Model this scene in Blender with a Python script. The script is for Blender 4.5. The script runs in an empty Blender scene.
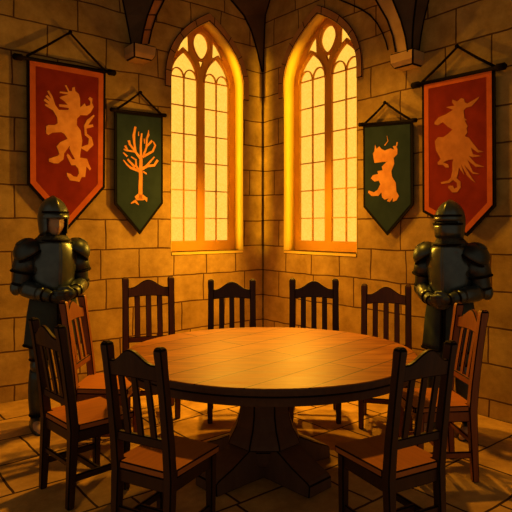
import bpy, bmesh, math, random
from mathutils import Vector, Matrix, noise
random.seed(7)
S = bpy.context.scene
C = S.collection
PI = math.pi
# ------------------------------------------------------------------ camera
F, YH, H = 560.0, 228.0, 1.551
cam = bpy.data.objects.new('camera', bpy.data.cameras.new('camera'))
C.objects.link(cam)
cam.location = (0, 0, H); cam.rotation_euler = (PI/2, 0, 0)
cam.data.sensor_width = 36; cam.data.lens = F/512*36
cam.data.shift_y = (YH-256)/512; cam.data.clip_start = .05
S.camera = cam
S.view_settings.view_transform = 'Standard'; S.view_settings.look = 'None'
S.view_settings.gamma = 1; S.view_settings.use_curve_mapping = False
S.view_settings.exposure = 0.0

def ray(px, py):
    return Vector(((px-256)/F, 1, -(py-YH)/F))
def at(px, py, Y):
    r = ray(px, py); return Vector((r.x*Y, Y, H+r.z*Y))
def flr(px, py):
    Y = F*H/(py-YH); return at(px, py, Y)
# ------------------------------------------------------------------ walls' frames
ang = math.radians(51)
uL = Vector((-math.sin(ang), -math.cos(ang), 0)); uR = Vector((math.cos(ang), -math.sin(ang), 0))
CORNER = Vector((.0125*6.85, 6.85, 0))
def frame(xa, n):
    m = Matrix.Identity(4)
    for i in range(3):
        m[i][0] = xa[i]; m[i][1] = (0, 0, 1)[i]; m[i][2] = n[i]; m[i][3] = CORNER[i]
    return m
nL = Vector((math.cos(ang), -math.sin(ang), 0)); nR = Vector((-math.sin(ang), -math.cos(ang), 0))
ML, MR = frame(-uL, nL), frame(uR, nR)
MI = {'L': ML.inverted(), 'R': MR.inverted()}
MM = {'L': ML, 'R': MR}
def wl(side, px, py, off=0.0):
    """local (a, z, off) on a plane parallel to a wall, seen at px,py"""
    o = MI[side] @ Vector((0, 0, H)); d = MI[side].to_3x3() @ ray(px, py)
    k = (off-o.z)/d.z
    p = o+d*k
    return Vector((p.x, p.y, off))

# ------------------------------------------------------------------ materials
def mat(name, col, rough=.7, metal=0, spec=.3):
    m = bpy.data.materials.new(name); m.use_nodes = True
    b = m.node_tree.nodes['Principled BSDF']
    b.inputs['Base Color'].default_value = (*col, 1); b.inputs['Roughness'].default_value = rough
    b.inputs['Metallic'].default_value = metal; b.inputs['Specular IOR Level'].default_value = spec
    return m
def nd(m, t, **kw):
    n = m.node_tree.nodes.new(t)
    for k, v in kw.items(): setattr(n, k, v)
    return n
def lk(m, a, b): m.node_tree.links.new(a, b)
def mottle(m, c1, c2, scale=6, detail=6, coord='Object', stretch=(1, 1, 1), lo=.35, hi=.65, rough=None, bump=0.0):
    b = m.node_tree.nodes['Principled BSDF']
    tc = nd(m, 'ShaderNodeTexCoord'); mp = nd(m, 'ShaderNodeMapping'); mp.inputs['Scale'].default_value = stretch
    n = nd(m, 'ShaderNodeTexNoise'); n.inputs['Scale'].default_value = scale; n.inputs['Detail'].default_value = detail
    r = nd(m, 'ShaderNodeValToRGB'); r.color_ramp.elements[0].position = lo; r.color_ramp.elements[1].position = hi
    r.color_ramp.elements[0].color = (*c1, 1); r.color_ramp.elements[1].color = (*c2, 1)
    lk(m, tc.outputs[coord], mp.inputs['Vector']); lk(m, mp.outputs[0], n.inputs['Vector'])
    lk(m, n.outputs['Fac'], r.inputs['Fac']); lk(m, r.outputs['Color'], b.inputs['Base Color'])
    if bump:
        bp = nd(m, 'ShaderNodeBump'); bp.inputs['Strength'].default_value = bump; bp.inputs['Distance'].default_value = .01
        lk(m, n.outputs['Fac'], bp.inputs['Height']); lk(m, bp.outputs[0], b.inputs['Normal'])
    return m, r
def stone(name, c1, c2, mortar, bw, rh, off=.5, rot=0, msize=.008, shift=(0, 0, 0)):
    m = mat(name, c1, .9, 0, .15); b = m.node_tree.nodes['Principled BSDF']
    tc = nd(m, 'ShaderNodeTexCoord'); mp = nd(m, 'ShaderNodeMapping'); mp.inputs['Rotation'].default_value = (0, 0, rot)
    mp.inputs['Location'].default_value = shift
    wn = nd(m, 'ShaderNodeTexNoise'); wn.inputs['Scale'].default_value = 2.2; wn.inputs['Detail'].default_value = 3
    sb = nd(m, 'ShaderNodeVectorMath', operation='SUBTRACT'); sb.inputs[1].default_value = (.5, .5, .5)
    sc = nd(m, 'ShaderNodeVectorMath', operation='SCALE'); sc.inputs['Scale'].default_value = .05
    ad = nd(m, 'ShaderNodeVectorMath', operation='ADD')
    lk(m, tc.outputs['Object'], mp.inputs['Vector']); lk(m, mp.outputs[0], wn.inputs['Vector'])
    lk(m, wn.outputs['Color'], sb.inputs[0]); lk(m, sb.outputs[0], sc.inputs[0])
    lk(m, sc.outputs[0], ad.inputs[0]); lk(m, mp.outputs[0], ad.inputs[1])
    br = nd(m, 'ShaderNodeTexBrick', offset=off, offset_frequency=2, squash=.72, squash_frequency=3)
    for k, v in (('Scale', 1), ('Mortar Size', msize), ('Mortar Smooth', .25), ('Bias', 0), ('Brick Width', bw), ('Row Height', rh)):
        br.inputs[k].default_value = v
    br.inputs['Color1'].default_value = (*c1, 1); br.inputs['Color2'].default_value = (*c2, 1); br.inputs['Mortar'].default_value = (*mortar, 1)
    lk(m, ad.outputs[0], br.inputs['Vector'])
    # ageing blotches and grain
    n1 = nd(m, 'ShaderNodeTexNoise'); n1.inputs['Scale'].default_value = 3.5; n1.inputs['Detail'].default_value = 10; n1.inputs['Roughness'].default_value = .7
    lk(m, mp.outputs[0], n1.inputs['Vector'])
    r = nd(m, 'ShaderNodeValToRGB'); r.color_ramp.elements[0].position = .3; r.color_ramp.elements[1].position = .68
    r.color_ramp.elements[0].color = (.54, .48, .40, 1); r.color_ramp.elements[1].color = (1.12, 1.12, 1.12, 1)
    mx = nd(m, 'ShaderNodeMix', data_type='RGBA', blend_type='MULTIPLY'); mx.inputs['Factor'].default_value = 1
    lk(m, n1.outputs['Fac'], r.inputs['Fac']); lk(m, br.outputs['Color'], mx.inputs['A']); lk(m, r.outputs['Color'], mx.inputs['B'])
    # joints fade in places
    n3 = nd(m, 'ShaderNodeTexNoise'); n3.inputs['Scale'].default_value = 1.7; n3.inputs['Detail'].default_value = 2
    lk(m, mp.outputs[0], n3.inputs['Vector'])
    lk(m, mx.outputs['Result'], b.inputs['Base Color'])
    bp = nd(m, 'ShaderNodeBump'); bp.inputs['Strength'].default_value = .5; bp.inputs['Distance'].default_value = .012
    inv = nd(m, 'ShaderNodeMath', operation='MULTIPLY_ADD'); inv.inputs[1].default_value = -1.0
    lk(m, br.outputs['Fac'], inv.inputs[0]); lk(m, n1.outputs['Fac'], inv.inputs[2])
    lk(m, inv.outputs[0], bp.inputs['Height']); lk(m, bp.outputs[0], b.inputs['Normal'])
    return m
M = {}
M['wall'] = stone('stone_wall', (.60, .40, .11), (.51, .33, .085), (.14, .065, .015), .58, .30, shift=(0, -.14, 0))
M['floor'] = stone('stone_floor', (.66, .40, .11), (.56, .34, .09), (.06, .03, .01), .62, .46, rot=math.radians(0), msize=.009)
M['trimstone'], _ = mottle(mat('trim_stone', (.4, .2, .1), .9, 0, .15), (.40, .16, .045), (.52, .22, .065), 5)
M['mould'], _ = mottle(mat('moulding_stone', (.4, .2, .1), .9, 0, .15), (.40, .19, .065), (.50, .25, .085), 5)
M['corbel'], _ = mottle(mat('corbel_stone', (.4, .2, .1), .9, 0, .15), (.45, .27, .10), (.6, .38, .15), 5)
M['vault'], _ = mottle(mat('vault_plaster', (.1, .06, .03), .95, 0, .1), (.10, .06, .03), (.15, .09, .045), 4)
M['edge'] = mat('dark_edge', (.006, .003, .002), .8, 0, .1)
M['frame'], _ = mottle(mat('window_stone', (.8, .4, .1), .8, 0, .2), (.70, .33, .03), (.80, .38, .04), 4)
M['reveal'], _ = mottle(mat('sunlit_reveal', (.8, .4, .1), .9, 0, .1), (.85, .58, .10), (.9, .64, .12), 4)  # sunlit glow of reveal and sill put into a lighter colour
def wood(name, c1, c2, rough=.45, stretch=(14, 1.2, 14), scale=3):
    m, r = mottle(mat(name, c1, rough, 0, .35), c1, c2, scale, 5, 'Object', stretch, .3, .7)
    return m
M['wood_dark'] = wood('dark_oak', (.030, .012, .006), (.048, .018, .008), stretch=(14, 14, 1.5))
M['wood_red'] = wood('reddish_oak', (.22, .062, .013), (.31, .088, .018), stretch=(14, 14, 1.5))
M['wood_mid'] = wood('brown_oak', (.10, .033, .009), (.15, .048, .012), stretch=(14, 14, 1.5))
M['wood_seat'] = wood('seat_oak', (.38, .12, .02), (.48, .155, .025), stretch=(14, 1.5, 14))
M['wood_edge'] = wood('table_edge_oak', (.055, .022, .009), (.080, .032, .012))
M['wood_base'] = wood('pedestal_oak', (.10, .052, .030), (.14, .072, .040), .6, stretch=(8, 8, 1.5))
# table top : boards running across, with seams
def table_mat():
    m = mat('table_oak', (.5, .2, .05), .38, 0, .16); b = m.node_tree.nodes['Principled BSDF']
    tc = nd(m, 'ShaderNodeTexCoord'); mp = nd(m, 'ShaderNodeMapping'); mp.inputs['Rotation'].default_value = (0, 0, math.radians(-47))
    lk(m, tc.outputs['Object'], mp.inputs['Vector'])
    br = nd(m, 'ShaderNodeTexBrick', offset=.37, offset_frequency=2, squash=1, squash_frequency=2)
    for k, v in (('Scale', 1), ('Mortar Size', .005), ('Mortar Smooth', .3), ('Bias', 0), ('Brick Width', 2.6), ('Row Height', .235)):
        br.inputs[k].default_value = v
    br.inputs['Color1'].default_value = (.42, .145, .012, 1); br.inputs['Color2'].default_value = (.32, .105, .008, 1); br.inputs['Mortar'].default_value = (.04, .013, .003, 1)
    lk(m, mp.outputs[0], br.inputs['Vector'])
    m2 = nd(m, 'ShaderNodeMapping'); m2.inputs['Scale'].default_value = (1.4, 12, 1); m2.inputs['Rotation'].default_value = (0, 0, math.radians(-10))
    n = nd(m, 'ShaderNodeTexNoise'); n.inputs['Scale'].default_value = 2.2; n.inputs['Detail'].default_value = 7; n.inputs['Distortion'].default_value = .6
    lk(m, tc.outputs['Object'], m2.inputs['Vector']); lk(m, m2.outputs[0], n.inputs['Vector'])
    r = nd(m, 'ShaderNodeValToRGB'); r.color_ramp.elements[0].position = .32; r.color_ramp.elements[1].position = .62
    r.color_ramp.elements[0].color = (.62, .50, .4, 1); r.color_ramp.elements[1].color = (1.1, 1.1, 1.1, 1)
    mx = nd(m, 'ShaderNodeMix', data_type='RGBA', blend_type='MULTIPLY'); mx.inputs['Factor'].default_value = 1
    lk(m, n.outputs['Fac'], r.inputs['Fac']); lk(m, br.outputs['Color'], mx.inputs['A']); lk(m, r.outputs['Color'], mx.inputs['B'])
    lk(m, mx.outputs['Result'], b.inputs['Base Color'])
    rr = nd(m, 'ShaderNodeMapRange'); rr.inputs['To Min'].default_value = .38; rr.inputs['To Max'].default_value = .6
    lk(m, n.outputs['Fac'], rr.inputs['Value']); lk(m, rr.outputs[0], b.inputs['Roughness'])
    return m
M['table'] = table_mat()
M['red'], _ = mottle(mat('crimson_cloth', (.3, .02, .01), .95, 0, .1), (.22, .020, .008), (.30, .030, .011), 7)
M['border'], _ = mottle(mat('orange_border', (.6, .1, .02), .9, 0, .1), (.60, .12, .025), (.72, .16, .035), 9)
M['green'], _ = mottle(mat('green_cloth', (.03, .05, .03), .95, 0, .1), (.022, .042, .050), (.030, .054, .062), 7)
M['gold'], _ = mottle(mat('gold_thread', (.8, .35, .08), .8, 0, .3), (.78, .30, .055), (.95, .42, .09), 12)
M['gold_dull'], _ = mottle(mat('dull_gold_thread', (.6, .22, .05), .85, 0, .2), (.50, .18, .04), (.62, .24, .055), 12)
M['rod'] = mat('black_rod', (.008, .004, .003), .8, 0, .08)
M['steel'], _ = mottle(mat('dark_steel', (.1, .11, .09), .42, .75, .5), (.052, .070, .078), (.072, .094, .098), 14)
M['steel2'], _ = mottle(mat('plate_steel', (.1, .11, .09), .30, .7, .9), (.080, .106, .116), (.108, .14, .145), 14)
M['mail'], _ = mottle(mat('chain_mail', (.05, .05, .04), .6, .4, .4), (.03, .032, .026), (.06, .062, .05), 90, bump=.6)
M['cloth_dark'], _ = mottle(mat('dark_green_cloth', (.03, .04, .03), .9, 0, .1), (.036, .050, .050), (.050, .068, .064), 10)
M['skin'] = mat('skin', (.50, .32, .17), .6, 0, .3)
M['leather'] = mat('dark_leather', (.03, .02, .013), .6)
def glow():
    m = mat('sunlit_glass', (.5, .3, .05), .3, 0, .3); b = m.node_tree.nodes['Principled BSDF']
    tc = nd(m, 'ShaderNodeTexCoord'); n = nd(m, 'ShaderNodeTexNoise'); n.inputs['Scale'].default_value = 60; n.inputs['Detail'].default_value = 4
    r = nd(m, 'ShaderNodeValToRGB'); r.color_ramp.elements[0].position = .3; r.color_ramp.elements[1].position = .7
    r.color_ramp.elements[0].color = (1.15, .56, .055, 1); r.color_ramp.elements[1].color = (1.35, .70, .10, 1)
    lk(m, tc.outputs['Object'], n.inputs['Vector']); lk(m, n.outputs['Fac'], r.inputs['Fac'])
    lk(m, r.outputs['Color'], b.inputs['Emission Color']); b.inputs['Emission Strength'].default_value = 1.0
    b.inputs['Base Color'].default_value = (.05, .03, .01, 1); b.inputs['Roughness'].default_value = 1; b.inputs['Specular IOR Level'].default_value = 0
    return m
M['glass'] = glow()

# ------------------------------------------------------------------ helpers
def link(name, me, m, parent=None, mw=None):
    o = bpy.data.objects.new(name, me); C.objects.link(o)
    for x in (m if isinstance(m, (list, tuple)) else [m]):
        if x and x.name not in [k.name for k in me.materials if k]: me.materials.append(x)
    if parent: o.parent = parent
    if mw is not None: o.matrix_world = mw
    return o
def bmobj(name, bm, m, parent=None, mw=None, smooth=False, bevel=0.0, segs=1, edge=True, angle=35):
    bmesh.ops.recalc_face_normals(bm, faces=bm.faces)
    me = bpy.data.meshes.new(name); bm.to_mesh(me); bm.free()
    if smooth:
        for p in me.polygons: p.use_smooth = True
    mats = [m] if not isinstance(m, (list, tuple)) else list(m)
    if bevel and edge: mats.append(M['edge'])
    o = link(name, me, mats, parent, mw)
    if bevel:
        md = o.modifiers.new('b', 'BEVEL'); md.width = bevel; md.segments = segs; md.limit_method = 'ANGLE'; md.angle_limit = math.radians(angle)
        if edge: md.material = len(mats)-1
    return o
def thing(name, label, cat, mw=None, loc=None, rz=0, group=None):
    o = bpy.data.objects.new(name, None); C.objects.link(o)
    if mw is not None: o.matrix_world = mw
    if loc is not None: o.location = loc; o.rotation_euler = (0, 0, rz)
    o['label'] = label; o['category'] = cat
    if group: o['group'] = group
    o.empty_display_size = .1
    return o
def struct(o): o['kind'] = 'structure'; return o
def box(bm, c, s, rot=None, taper=1.0):
    vs = []
    for z in (-1, 1):
        k = taper if z < 0 else 1
        for x, y in ((-1, -1), (1, -1), (1, 1), (-1, 1)):
            v = Vector((x*s[0]/2*k, y*s[1]/2*k, z*s[2]/2))
            if rot: v = rot @ v
            vs.append(bm.verts.new(v+Vector(c)))
    f = [(0, 1, 2, 3), (4, 5, 6, 7), (0, 1, 5, 4), (1, 2, 6, 5), (2, 3, 7, 6), (3, 0, 4, 7)]
    return [bm.faces.new([vs[i] for i in q]) for q in f]
def loft(bm, rings, cap=True, closed=True):
    """rings : lists of equal-length Vector lists"""
    R = [[bm.verts.new(v) for v in r] for r in rings]
    n = len(R[0])
    for a, b in zip(R, R[1:]):
        for i in range(n if closed else n-1):
            j = (i+1) % n
            bm.faces.new((a[i], a[j], b[j], b[i]))
    if cap and closed:
        bm.faces.new(R[0]); bm.faces.new(R[-1])
    return R
def ring(c, rx, ry, n=24, u=Vector((1, 0, 0)), v=Vector((0, 1, 0)), a0=0, a1=2*PI, pw=1.0):
    out = []
    full = abs(a1-a0-2*PI) < 1e-6
    for i in range(n):
        t = a0+(a1-a0)*i/(n if full else n-1)
        cs, sn = math.cos(t), math.sin(t)
        if pw != 1: cs = math.copysign(abs(cs)**pw, cs); sn = math.copysign(abs(sn)**pw, sn)
        out.append(Vector(c)+u*rx*cs+v*ry*sn)
    return out
def tube(bm, pts, radii, n=12, cap=True, squash=1.0, ref=Vector((0, 0, 1))):
    pts = [Vector(p) for p in pts]
    if not isinstance(radii, (list, tuple)): radii = [radii]*len(pts)
    rings = []
    for i, p in enumerate(pts):
        d = (pts[min(i+1, len(pts)-1)]-pts[max(i-1, 0)]).normalized()
        r = ref if abs(d.dot(ref)) < .95 else Vector((0, 1, 0))
        u = d.cross(r).normalized(); v = u.cross(d).normalized()
        rings.append(ring(p, radii[i], radii[i]*squash, n, u, v))
    return loft(bm, rings, cap)
def sphere(bm, c, s, n=16, m=10, rot=None):
    rings = []
    for j in range(1, m):
        t = PI*j/m
        r = [Vector((math.cos(2*PI*i/n)*math.sin(t)*s[0], math.sin(2*PI*i/n)*math.sin(t)*s[1], math.cos(t)*s[2])) for i in range(n)]
        if rot: r = [rot @ q for q in r]
        rings.append([q+Vector(c) for q in r])
    R = loft(bm, rings, False)
    t = Vector((0, 0, s[2])); b = -t
    if rot: t = rot @ t; b = rot @ b
    tv = bm.verts.new(t+Vector(c)); bv = bm.verts.new(b+Vector(c))
    for i in range(n):
        bm.faces.new((tv, R[0][i], R[0][(i+1) % n])); bm.faces.new((bv, R[-1][i], R[-1][(i+1) % n]))
def shape_mesh(name, loops, z0, z1):
    """flat outline(s) with holes, given thickness between local z0 and z1"""
    cu = bpy.data.curves.new(name, 'CURVE'); cu.dimensions = '2D'; cu.fill_mode = 'BOTH'
    cu.extrude = abs(z1-z0)/2
    for lp in loops:
        sp = cu.splines.new('POLY'); sp.points.add(len(lp)-1); sp.use_cyclic_u = True
        for i, p in enumerate(lp): sp.points[i].co = (p[0], p[1], 0, 1)
    o = bpy.data.objects.new(name, cu); C.objects.link(o)
    dg = bpy.context.evaluated_depsgraph_get(); dg.update()
    me = bpy.data.meshes.new_from_object(o.evaluated_get(dg))
    bpy.data.objects.remove(o); bpy.data.curves.remove(cu)
    me.materials.clear()
    me.transform(Matrix.Translation((0, 0, (z0+z1)/2)))
    bm = bmesh.new(); bm.from_mesh(me); bmesh.ops.remove_doubles(bm, verts=bm.verts, dist=1e-5)
    bm.to_mesh(me); bm.free(); me.name = name
    return me
def arch(hw, z0, zs, rise, n=14, cx=0.0):
    """sharply pointed arch outline: left foot, up, apex, down"""
    L = [(cx-hw, z0)]
    for i in range(n+1):
        t = i/n; u = 1-t
        L.append((cx-hw*(u*u+2*u*t), zs+rise*(2*u*t*.60+t*t)))
    return L+[(2*cx-x, z) for x, z in L[-2::-1]]
def loopring(inner, outer): return inner+outer[::-1]

# ------------------------------------------------------------------ room
# opening of the windows (both alike)
def tpx(side, px, off=0): return wl(side, px, YH, off).x
aL0, aL1 = tpx('L', 171), tpx('L', 243)
aR0, aR1 = tpx('R', 284), tpx('R', 357)
zs0 = wl('L', 207, 251).y; ztop = wl('L', 206, 21).y
HW = {'L': (aL1-aL0)/2, 'R': (aR1-aR0)/2}
WC = {'L': (aL0+aL1)/2, 'R': (aR0+aR1)/2}
ZS = ztop-.70
WALLH = 4.9
for side, nm, other in (('L', 'wall_left', 'wall_right'), ('R', 'wall_right', 'wall_left')):
    cx = WC[side]; hw = HW[side]
    lo, hi = (-5.2, .25) if side == 'L' else (-.25, 5.2)
    outer = [(lo, -.02), (hi, -.02), (hi, WALLH), (lo, WALLH)]
    me = shape_mesh(nm, [outer, arch(hw, zs0, ZS, ztop-ZS, 16, cx)], -.26, 0)
    o = struct(link(nm, me, M['wall'], None, MM[side]))
# floor & ceiling, square room seen from one corner
bm = bmesh.new(); 
fv = [bm.verts.new(p) for p in ((-5.2, -5.2, 0), (.0, -5.2, 0), (.0, 0, 0), (-5.2, 0, 0))]
mw = Matrix.Identity(4)
for i in range(3):
    mw[i][0] = (-uL)[i]; mw[i][1] = (-uR)[i]; mw[i][2] = (0, 0, 1)[i]; mw[i][3] = CORNER[i]
f = bm.faces.new(fv); r = bmesh.ops.extrude_face_region(bm, geom=[f])
for v in [g for g in r['geom'] if isinstance(g, bmesh.types.BMVert)]: v.co.z -= .1
struct(bmobj('floor', bm, M['floor'], None, mw))
bm = bmesh.new(); box(bm, (-2.475, -2.475, WALLH+.06), (5.45, 5.45, .12))
struct(bmobj('ceiling', bm, M['vault'], None, mw))

# ------------------------------------------------------------------ windows
def make_window(idx, side):
    cx = WC[side]; hw = HW[side]; kx = hw/.53
    root = bpy.data.objects.new('window_%d' % idx, None); C.objects.link(root)
    root.matrix_world = MM[side] @ Matrix.Translation((cx, zs0, 0)); struct(root)
    base = ztop-.60-zs0; top = ztop-zs0; rise = top-base; ob = ZS-zs0; orise = top-ob
    D0, D1 = -.21, -.155
    out = arch(hw+.01, -.01, ob, orise+.01, 18)
    mu = .050; fr = .095
    lw = (hw-fr-mu)/2; lc = mu+lw
    holes = []
    for s in (-1, 1):
        holes.append(arch(lw, .115, base-.06, .31, 10, s*lc))
    # egg shaped oculus and its little tail
    oc = []
    zc = base+.365
    for i in range(28):
        a = 2*PI*i/28
        x = .112*kx*math.cos(a); y = .145*math.sin(a)
        if y < 0: x *= 1-.25*(-y/.145)
        oc.append((x, zc+y))
    holes.append(oc)
    holes.append([(-.034, base+.190), (.034, base+.190), (0, base+.095)])
    for s in (-1, 1):
        holes.append([(s*kx*x, base+z) for x, z in ((.180, .45), (.170, .255), (.200, .268), (.262, .305), (.322, .245), (.335, .25), (.295, .335), (.245, .40))])
    me = shape_mesh('tracery', [out]+holes, D0, D1)
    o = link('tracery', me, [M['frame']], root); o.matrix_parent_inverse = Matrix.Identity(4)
    # raised moulding along the heads of the lights and the oculus
    def band(name, pts, w, z0, z1, m, closed=True):
        bm = bmesh.new(); n = len(pts); rows = []
        for i in range(n):
            p = Vector(pts[i]); a = Vector(pts[(i-1) % n] if closed or i else pts[0]); b = Vector(pts[(i+1) % n] if closed or i < n-1 else pts[-1])
            d = (b-a).normalized(); nn = Vector((-d.y, d.x))
            q0 = p-nn*w/2; q1 = p+nn*w/2
            rows.append([Vector((q0.x, q0.y, z0)), Vector((q0.x, q0.y, z1)), Vector((q1.x, q1.y, z1)), Vector((q1.x, q1.y, z0))])
        if closed: rows.append(rows[0])
        loft(bm, rows, not closed)
        bmesh.ops.remove_doubles(bm, verts=bm.verts, dist=1e-5)
        return bmobj(name, bm, m, root)
    for s in (-1, 1):
        h = arch(lw+.012, .115, base-.06, .325, 10, s*lc)
        band('light_moulding', h[1:-1], .014, D1, D1+.012, M['frame'], False)
    band('oculus_moulding', [(x*1.12, zc+(z-zc)*1.1) for x, z in oc], .014, D1, D1+.012, M['frame'])
    # pane
    me = shape_mesh('pane', [arch(hw-.01, .0, ob, orise-.01, 14)], -.200, -.190)
    link('pane', me, [M['glass']], root)
    # slim glazing bars in each light
    for s in (-1, 1):
        x0 = s*lc
        bm = bmesh.new()
        box(bm, (x0, (.11+base+.0)/2, -.175), (.013, base-.11, .02))
        z = base-.035
        while z > .12:
            box(bm, (x0, z, -.176), (2*lw+.01, .012, .018)); z -= .318
        bmobj('glazing_bar', bm, M['frame'], root)
        for q in (-1, 1):
            arcp = [(x0+q*lw/2+lw/2*.94*math.cos(t), base-.035+lw/2*1.15*math.sin(t)) for t in [PI*i/10 for i in range(11)]]
            band('glazing_arc', arcp, .013, -.186, -.166, M['frame'], False)
    # arch moulding on the wall face around the head of the opening
    inn = arch(hw+.004, ob-.12, ob, orise+.006, 16); ou = arch(hw+.080, ob-.12, ob, orise+.10, 16)
    me = shape_mesh('arch_moulding', [inn+ou[::-1]], -.002, .022)
    o = link('arch_moulding', me, [M['mould'], M['edge']], root)
    md = o.modifiers.new('b', 'BEVEL'); md.width = .007; md.segments = 1; md.limit_method = 'ANGLE'; md.angle_limit = .6; md.material = 1
    # voussoir joints on the moulding
    bm = bmesh.new()
    n = len(inn)
    for k in range(2, n-1, 4):
        a, b = Vector(inn[k]), Vector(ou[k]); c = (a+b)/2; d = (b-a); an = math.atan2(d.y, d.x)
        box(bm, (c.x, c.y, .0225), (d.length*.96, .008, .003), Matrix.Rotation(an, 3, 'Z'))
    bmobj('moulding_joint', bm, M['edge'], root)
    # reveal lining the opening, sunlight painted in as a paler colour
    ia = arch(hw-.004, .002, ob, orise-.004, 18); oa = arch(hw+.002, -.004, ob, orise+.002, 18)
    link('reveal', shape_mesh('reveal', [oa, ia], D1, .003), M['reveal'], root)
    # sill
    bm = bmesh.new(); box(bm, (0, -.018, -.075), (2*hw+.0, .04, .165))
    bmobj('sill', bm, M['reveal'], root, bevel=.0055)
    for ch in root.children: ch.matrix_parent_inverse = Matrix.Identity(4)
make_window(1, 'L'); make_window(2, 'R')

# ------------------------------------------------------------------ vault springers
def strip(bm, side, colA, colB, mi):
    pa = [wl(side, *c) for c in colA]; pb = [wl(side, *c) for c in colB]
    A = [bm.verts.new(p) for p in pa]; B = [bm.verts.new(p) for p in pb]
    for i in range(len(A)-1):
        f = bm.faces.new((A[i], A[i+1], B[i+1], B[i])); f.material_index = mi
def springer(idx, side, cols, mats, labels=None):
    bm = bmesh.new()
    for k in range(len(cols)-1): strip(bm, side, cols[k], cols[k+1], mats[k])
    bmesh.ops.remove_doubles(bm, verts=bm.verts, dist=1e-4)
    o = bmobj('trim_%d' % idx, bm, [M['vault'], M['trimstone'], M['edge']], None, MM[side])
    return struct(o)
ys = [44, 30, 15, 0, -22, -50, -80]
def cols(pxs, offs, yy=ys): return [(p, y, o) for p, y, o in zip(pxs, yy, offs)]
offs = [.20, .22, .25, .29, .37, .5, .65]
a = cols([131, 128.5, 125.5, 122.5, 118, 112, 105], [0]*7)
b = cols([141, 143.5, 147.5, 153.5, 166, 190, 225], offs)
c = cols([148.5, 151.5, 156.5, 164, 177, 202, 238], offs)
d = [(wl('L', *q).x, wl('L', *q).y) for q in c]
def edgeband(side, col, w, name_parent, off=.004):
    bm = bmesh.new(); pts = [wl(side, x, y, o) for x, y, o in col]
    for p in pts: p.z += off
    tube(bm, pts, w, 6)
    return bmobj('edge_roll', bm, M['edge'], name_parent)
springer_defs = [(1, 'L', [a, b, c, None], [0, 1, 0])]
def build_springer(idx, side, columns, mis, rib='trimstone', joints=True):
    bm = bmesh.new()
    P = [[wl(side, *q) for q in col] for col in columns]
    # close the last side back to the wall
    P.append([Vector((p.x, p.y, -.01)) for p in P[-1]])
    P.insert(0, [Vector((p.x, p.y, -.01)) for p in P[0]])
    mm = [mis[0]]+mis+[0]
    V = [[bm.verts.new(p) for p in col] for col in P]
    for k in range(len(V)-1):
        for i in range(len(V[k])-1):
            f = bm.faces.new((V[k][i], V[k][i+1], V[k+1][i+1], V[k+1][i])); f.material_index = mm[k]
    bmesh.ops.remove_doubles(bm, verts=bm.verts, dist=1e-5)
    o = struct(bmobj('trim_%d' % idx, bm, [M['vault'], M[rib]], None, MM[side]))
    for col in columns: edgeband(side, col, .009, o)
    # voussoir joints on the rib
    k = mis.index(1)
    bm = bmesh.new()
    for i in range(1, len(ys)-1 if joints else 1):
        p, q = wl(side, *columns[k][i]), wl(side, *columns[k+1][i])
        p.z += .002; q.z += .002
        tube(bm, [p, q], .005, 6)
    if joints: bmobj('rib_joint', bm, M['edge'], o)
    else: bm.free()
    for ch in o.children: ch.matrix_parent_inverse = Matrix.Identity(4)
    return o
build_springer(1, 'L', [a, b, c], [0, 1])
yr = [52, 36, 20, 0, -22, -50, -80]
offr = [.16, .18, .21, .25, .32, .44, .58]
ra = cols([396, 393, 387.5, 376, 358, 325, 290], offr, yr)
rb = cols([408, 405.5, 401, 393, 380, 352, 318], offr, yr)
rc = cols([412.5, 412.8, 414, 416.5, 420, 427, 436], [.12, .12, .13, .15, .18, .22, .28], yr)
rd = cols([419, 421, 424, 429, 436, 447, 460], [0]*7, yr)
build_springer(2, 'R', [ra, rb, rc, rd], [1, 0, 0], 'corbel', False)
# web across the corner
bm = bmesh.new()
yy = [72, 50, 30, 15, 0, -22, -60]
A = [ML @ wl('L', x, y, .002) for x, y in zip([262, 257, 251, 243.5, 231, 210, 175], yy)]
B = [MR @ wl('R', x, y, .002) for x, y in zip([263.6, 264, 264.6, 265.5, 270, 285, 320], yy)]
Va = [bm.verts.new(p) for p in A]; Vb = [bm.verts.new(p) for p in B]
for i in range(6): bm.faces.new((Va[i], Va[i+1], Vb[i+1], Vb[i]))
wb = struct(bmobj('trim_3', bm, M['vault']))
for P in (A, B):
    bm = bmesh.new(); tube(bm, P, .012, 6); bmobj('edge_roll', bm, M['edge'], wb)
bm = bmesh.new(); cz = (MR @ wl('R', 263.5, 72, 0)).z
tube(bm, [CORNER+Vector((-.0, -.012, .0)), CORNER+Vector((0, -.012, cz))], .005, 6)
struct(bmobj('trim_4', bm, M['edge']))
# corbels
def corbel(idx, side, px0, px1, y0, y1, depth):
    p0, p1 = wl(side, px0, (y0+y1)/2, depth), wl(side, px1, (y0+y1)/2, depth)
    zt = wl(side, (px0+px1)/2, y0, depth).y; zb = wl(side, (px0+px1)/2, y1, depth).y
    x0, x1 = sorted((p0.x, p1.x)); w = x1-x0
    bm = bmesh.new()
    rr = []
    for z, k, dd in ((zb, .80, .80), (zb+(zt-zb)*.35, .97, .97), (zt-(zt-zb)*.15, 1, 1), (zt, 1, 1)):
        cx = (x0+x1)/2; h = w/2*k
        rr.append([Vector((cx-h, z, -.01)), Vector((cx+h, z, -.01)), Vector((cx+h, z, depth*dd)), Vector((cx-h, z, depth*dd))])
    loft(bm, rr)
    return struct(bmobj('trim_%d' % idx, bm, M['corbel'], None, MM[side], bevel=.012, angle=40))
corbel(5, 'L', 134, 157, 44, 58, .22)
corbel(6, 'R', 389, 413, 51, 66, .17)
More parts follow.
